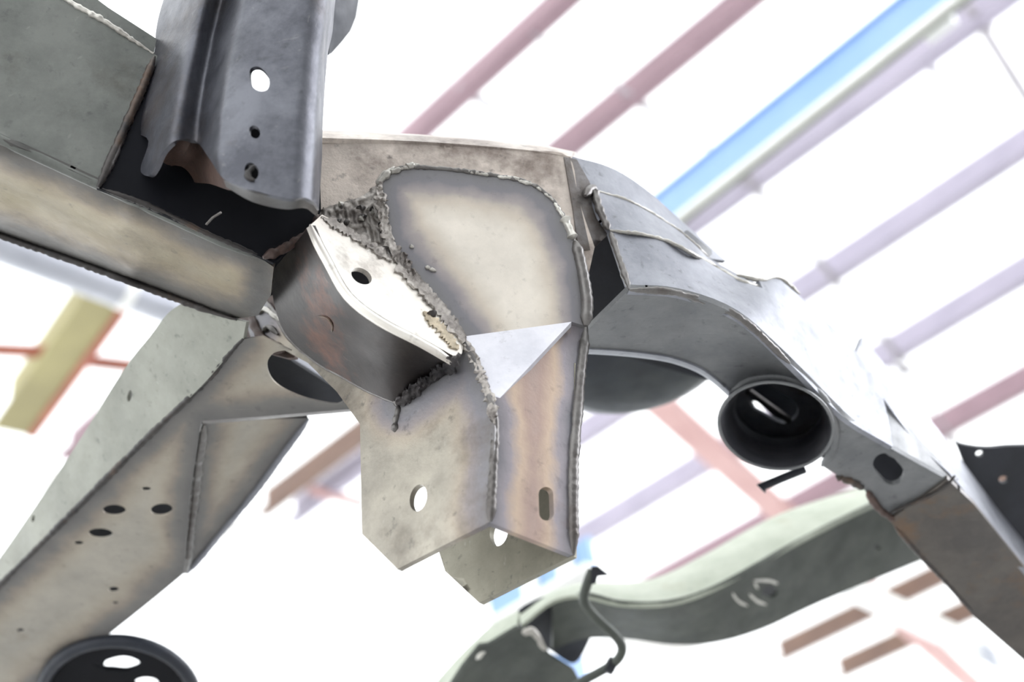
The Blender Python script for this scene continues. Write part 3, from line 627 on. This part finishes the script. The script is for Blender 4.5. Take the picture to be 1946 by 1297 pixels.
# sleeve through the rail
def sleeve():
    V, F = [], []; n = 40
    def ringpts(cx, cy, rx, ry, rot, d0, tilt):
        return [W(x, y, d0 + tilt * (y - cy) / ry) for x, y in ell(cx, cy, rx, ry, rot, n)]
    R = [ringpts(1475, 808, 111, 83, 8, 1.203, .035), ringpts(1475, 809, 107.5, 80, 8, 1.2, .035), ringpts(1477, 790, 92, 66, 8, 1.32, .035), ringpts(1479, 775, 82, 57, 8, 1.42, .035),
         ringpts(1479, 775, 88, 62, 8, 1.425, .035), ringpts(1477, 790, 98, 71, 8, 1.32, .035)]
    for r in R: V += r
    m = len(R)
    for i in range(m):
        for k in range(n):
            a, b = i * n + k, i * n + (k + 1) % n; c, d = ((i + 1) % m) * n + (k + 1) % n, ((i + 1) % m) * n + k; F.append((a, b, c, d))
    o = mesh('shock_sleeve', V, F, M['sleeve'], C, 40)
    ef = plane((1479, 718, 1.385), (1400, 775, 1.42), (1479, 832, 1.455))
    plate('end_disc', o, ell(1479, 775, 82, 57, 8, 32), ef, M['sleeve'], .004, holes=[slot(1470, 768, 26, 50, -62)], h=10)
    tube('cross_bar', o, [W(1420, 742, 1.40), W(1500, 800, 1.43)], .004, M['weld'], 8)
    V2 = [W(x, y, 1.197 + .035 * (y - 808) / 84) for x, y in ell(1475, 809, 109, 82, 8, 48)]
    tube('rim_bead', o, V2 + V2[:1], .0016, M['arch_under'], 7, .1)
sleeve()
tube('clamp_bolt', C, [W(1446, 930, 1.33), W(1452, 924, 1.33), W(1490, 908, 1.33), W(1530, 892, 1.33)], lambda t: .0062 if t < .2 else .0042, M['dark_metal'], 10)
# black bracket plate at the far right
plate('rear_hanger_plate', C, cr([(1818, 842), (1840, 848), (1880, 852), (1946, 848), (2180, 850)], 4) + [(2200, 880), (2200, 1330), (1946, 1060), (1880, 960), (1840, 900)], plane((1820, 845, 1.44), (1946, 850, 1.45), (1946, 1050, 1.50)), M['dark_metal'], .005,
      holes=[ell(1862, 863, 8, 6), ell(1907, 912, 9, 7)], h=13)
# dark spring cup behind the arch
def cup(px, py, d, R, H, name, mat):
    c = W(px, py, d); V, F = [], []; n = 40
    prof = [(R * .96, 0), (R, 0), (R, -H * .45), (R * .93, -H * .72), (R * .72, -H * .93), (R * .4, -H), (R * .0005, -H * 1.02), (R * .0005, -H * .98), (R * .4, -H * .95), (R * .9, -H * .68), (R * .96, -H * .4)]
    for r, z in prof:
        for k in range(n): a = 2 * math.pi * k / n; V.append(c + Vector((r * math.cos(a), r * math.sin(a), z)))
    m = len(prof)
    for i in range(m):
        for k in range(n): F.append((i * n + k, i * n + (k + 1) % n, ((i + 1) % m) * n + (k + 1) % n, ((i + 1) % m) * n + k))
    return mesh(name, V, F, mat, C, 40)
cup(1195, 640, 1.55, .108, .055, 'spring_cup', M['navy'])

# ------------------------------------------------------------------ diagonal brace, lower left
bs_f = tps([(345, 578, 1.17), (462, 612, 1.14), (380, 737, 1.18), (235, 700, 1.24), (280, 832, 1.24), (130, 870, 1.32), (150, 960, 1.31), (0, 1060, 1.41), (0, 1112, 1.40), (-60, 1170, 1.44), (-250, 1358, 1.57)])
edge = [(462, 645), (440, 668), (380, 737), (280, 832), (150, 962), (0, 1112), (-60, 1172), (-250, 1364)]
bsd = plate('brace_side_plate', C, cr([(345, 577), (318, 597), (285, 640), (235, 704), (130, 870), (0, 1060), (-60, 1138), (-250, 1352)], 4) + cr(edge, 4)[::-1][1:] + [(468, 612), (420, 602)], bs_f, M['brace_side'], .004,
            holes=[ell(246, 753, 4, 11, 10), ell(63, 986, 3, 7, 10)], h=14)
bu_f = plane((462, 648, 1.145), (0, 1115, 1.40), (640, 770, 1.19))
ed2 = [(350, 1090), (290, 1140), (200, 1212), (90, 1300), (-140, 1490)]
bu = plate('brace_underside_plate', C, cr(edge, 4) + [(-250, 1490)] + cr(ed2, 3)[::-1] + [(360, 950), (382, 800), (520, 790), (700, 775), (690, 740), (600, 690), (500, 640)], bu_f, M['brace_under'], .0015,
           holes=[cr([(508, 700), (512, 680), (530, 668), (570, 672), (640, 720), (650, 765), (600, 762), (550, 745), (520, 725)], 4, True),
                  ell(217, 970, 22, 10, 0), ell(307, 969, 21, 11, -6), ell(191, 1014, 23, 9, 2), ell(150, 1033, 9, 4), ell(278, 930, 9, 4), ell(216, 1121, 10, 5), ell(219, 1147, 6, 3), ell(39, 1199, 7, 4)],
           welds=[edge, [(382, 800), (360, 950), (350, 1090)], ed2, [(382, 800), (700, 775)]], h=12)
bead(bu, edge, off(bu_f, -.001), M['weld_dark'], .003, .25)
bf_f = off(bu_f, -.004)
fr = loft('brace_folded_edge', C, [[(384, 800, bu_f(384, 800)), (520, 790, bu_f(520, 790)), (690, 775, bu_f(690, 775))], [(386, 807, bu_f(384, 800) + .006), (520, 796, bu_f(520, 790) + .006), (690, 781, bu_f(690, 775) + .006)],
                                   [(390, 806, bu_f(384, 800) + .04), (520, 795, bu_f(520, 790) + .04), (690, 780, bu_f(690, 775) + .04)]], M['weld'], .003)
wp_f = plane((386, 802, 1.235), (585, 795, 1.30), (355, 1088, 1.40))
wp = plate('brace_web_panel', C, [(384, 802), (586, 795), (545, 850), (505, 905), (480, 940), (474, 938), (420, 1010), (356, 1088), (350, 1090), (362, 950)], wp_f, M['brace_under'], .004, welds=[[(384, 802), (355, 1090)], [(586, 795), (480, 940), (356, 1090)]], h=12)
bead(wp, [(388, 806), (376, 880), (368, 960), (356, 1060), (352, 1088)], off(wp_f, -.004), M['weld'], .005, .3)
bead(wp, [(586, 797), (545, 852), (480, 940), (420, 1012), (356, 1090)], wp_f, M['arch_side'], .004, .15)
plate('brace_dark_backing', C, [(345, 585), (460, 615), (560, 690), (690, 772), (380, 795), (345, 1085), (90, 1290), (-140, 1470), (-240, 1470), (-240, 1362), (0, 1070), (240, 705)], lambda x, y: max(bs_f(x, y), bu_f(x, y)) + .12, M['dark_metal'], .004, h=30)  # dark backing added to keep the brace hole in shade
# round perch with holes, bottom left corner
def perch():
    pf = plane((225, 1215, 1.45), (370, 1300, 1.50), (225, 1440, 1.60))
    o = plate('spring_perch', C, ell(225, 1325, 150, 110, 4, 48), pf, M['black'], .006, holes=[cr([(175, 1263), (195, 1268), (202, 1256), (235, 1248), (262, 1256), (264, 1268), (240, 1277), (212, 1275), (198, 1274)], 4, True), ell(278, 1300, 24, 12)], h=14)
    P = [W(x, y, pf(x, y) - .002) for x, y in ell(225, 1325, 146, 106, 4, 48)]
    tube('rolled_rim', o, P + P[:1], .0075, M['navy'], 10)
perch()

# ------------------------------------------------------------------ curved cross member, lower right
ct = [(985, 1170, 1.62), (1040, 1132, 1.64), (1110, 1112, 1.66), (1200, 1112, 1.67), (1260, 1098, 1.68), (1340, 1058, 1.70), (1480, 982, 1.76), (1640, 930, 1.82), (1710, 905, 1.85)]
cm = [(990, 1188, 1.56), (1050, 1142, 1.58), (1110, 1132, 1.58), (1180, 1148, 1.57), (1270, 1147, 1.58), (1360, 1118, 1.60), (1500, 1040, 1.66), (1640, 968, 1.72), (1710, 940, 1.76)]
cb = [(1050, 1235, 1.66), (1110, 1215, 1.67), (1190, 1215, 1.68), (1280, 1226, 1.69), (1360, 1222, 1.70), (1450, 1196, 1.73), (1560, 1145, 1.78), (1756, 1064, 1.88)]
cm2 = [(1050, 1150, 1.60)] + cm[2:] + [(1720, 985, 1.78)]
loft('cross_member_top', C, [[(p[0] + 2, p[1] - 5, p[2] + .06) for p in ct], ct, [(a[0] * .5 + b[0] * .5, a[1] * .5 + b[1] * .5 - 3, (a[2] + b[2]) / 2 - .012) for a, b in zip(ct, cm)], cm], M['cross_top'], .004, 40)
cu_f = tps(cm2 + cb, 1e-4)
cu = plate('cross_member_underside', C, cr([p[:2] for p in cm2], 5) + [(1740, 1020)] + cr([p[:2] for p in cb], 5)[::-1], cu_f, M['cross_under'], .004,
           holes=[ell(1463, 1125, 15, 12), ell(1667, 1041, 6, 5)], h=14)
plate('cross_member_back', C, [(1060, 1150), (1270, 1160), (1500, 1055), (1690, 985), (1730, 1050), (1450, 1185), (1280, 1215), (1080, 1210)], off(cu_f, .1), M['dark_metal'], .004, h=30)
for q in ([(1392, 1128), (1402, 1142), (1420, 1152)], [(1424, 1130), (1440, 1144), (1456, 1150)], [(1432, 1104), (1462, 1104), (1478, 1110)], [(1434, 1108), (1440, 1120)]):
    bead(cu, q, off(cu_f, -.001), M['chalk'], .0016, .3, 'chalk_stroke', 5)
plate('cross_member_socket', C, cr([(985, 1170), (1020, 1145), (1060, 1136), (1110, 1135), (1130, 1180), (1115, 1230), (1090, 1262), (1050, 1240), (1000, 1205)], 4, True), tps([(985, 1180, 1.62), (1060, 1136, 1.64), (1120, 1200, 1.70), (1050, 1240, 1.72), (1090, 1262, 1.74)]), M['navy'], .004, h=13)
plate('arm_side_plate', C, cr([(985, 1162), (940, 1185), (905, 1215), (860, 1260), (800, 1330), (700, 1450)], 4) + [(760, 1450), (850, 1330), (880, 1270), (912, 1228), (930, 1225), (960, 1205), (982, 1195)], tps([(985, 1165, 1.6), (905, 1215, 1.62), (810, 1320, 1.66), (960, 1205, 1.58), (860, 1320, 1.6)]), M['cross_top'], .004, h=12)
ar = plate('arm_underside_plate', C, [(760, 1450), (840, 1330), (880, 1268), (912, 1228), (930, 1226), (982, 1194), (1002, 1196), (1030, 1216), (1045, 1245), (1092, 1275), (1120, 1330), (1080, 1450)], tps([(840, 1330, 1.56), (912, 1228, 1.54), (985, 1195, 1.55), (1030, 1216, 1.58), (1100, 1290, 1.66), (960, 1330, 1.63)]), M['cross_under'], .004, h=12)
arf = lambda x, y: 1.54
bead(ar, [(992, 1205), (1010, 1200), (1022, 1212), (1036, 1238)], arf, M['weld_bright'], .004, .4); bead(ar, [(905, 1254), (915, 1244), (922, 1240)], arf, M['chalk'], .003, .3, 'chalk_stroke', 5)
# bent hanger rod with its flat tab
rod = cr([(1126, 1084, 1.43), (1116, 1110, 1.43), (1110, 1142, 1.43), (1130, 1172, 1.44), (1168, 1208, 1.45), (1182, 1232, 1.46), (1174, 1254, 1.46), (1150, 1272, 1.47), (1100, 1300, 1.48), (1070, 1325, 1.48), (1000, 1390, 1.5)], 6)
hr = tube('hanger_rod', C, [W(*p) for p in rod], .0052, M['cross_under'], 10)
plate('hanger_tab', hr, [(1124, 1078), (1136, 1077), (1158, 1094), (1136, 1096), (1132, 1110), (1122, 1112)], lambda x, y: 1.425, M['dark_metal'], .004, h=12)
tube('rod_collar', hr, [W(1153, 1262, 1.466), W(1168, 1270, 1.466)], .009, M['dark_metal'], 10)
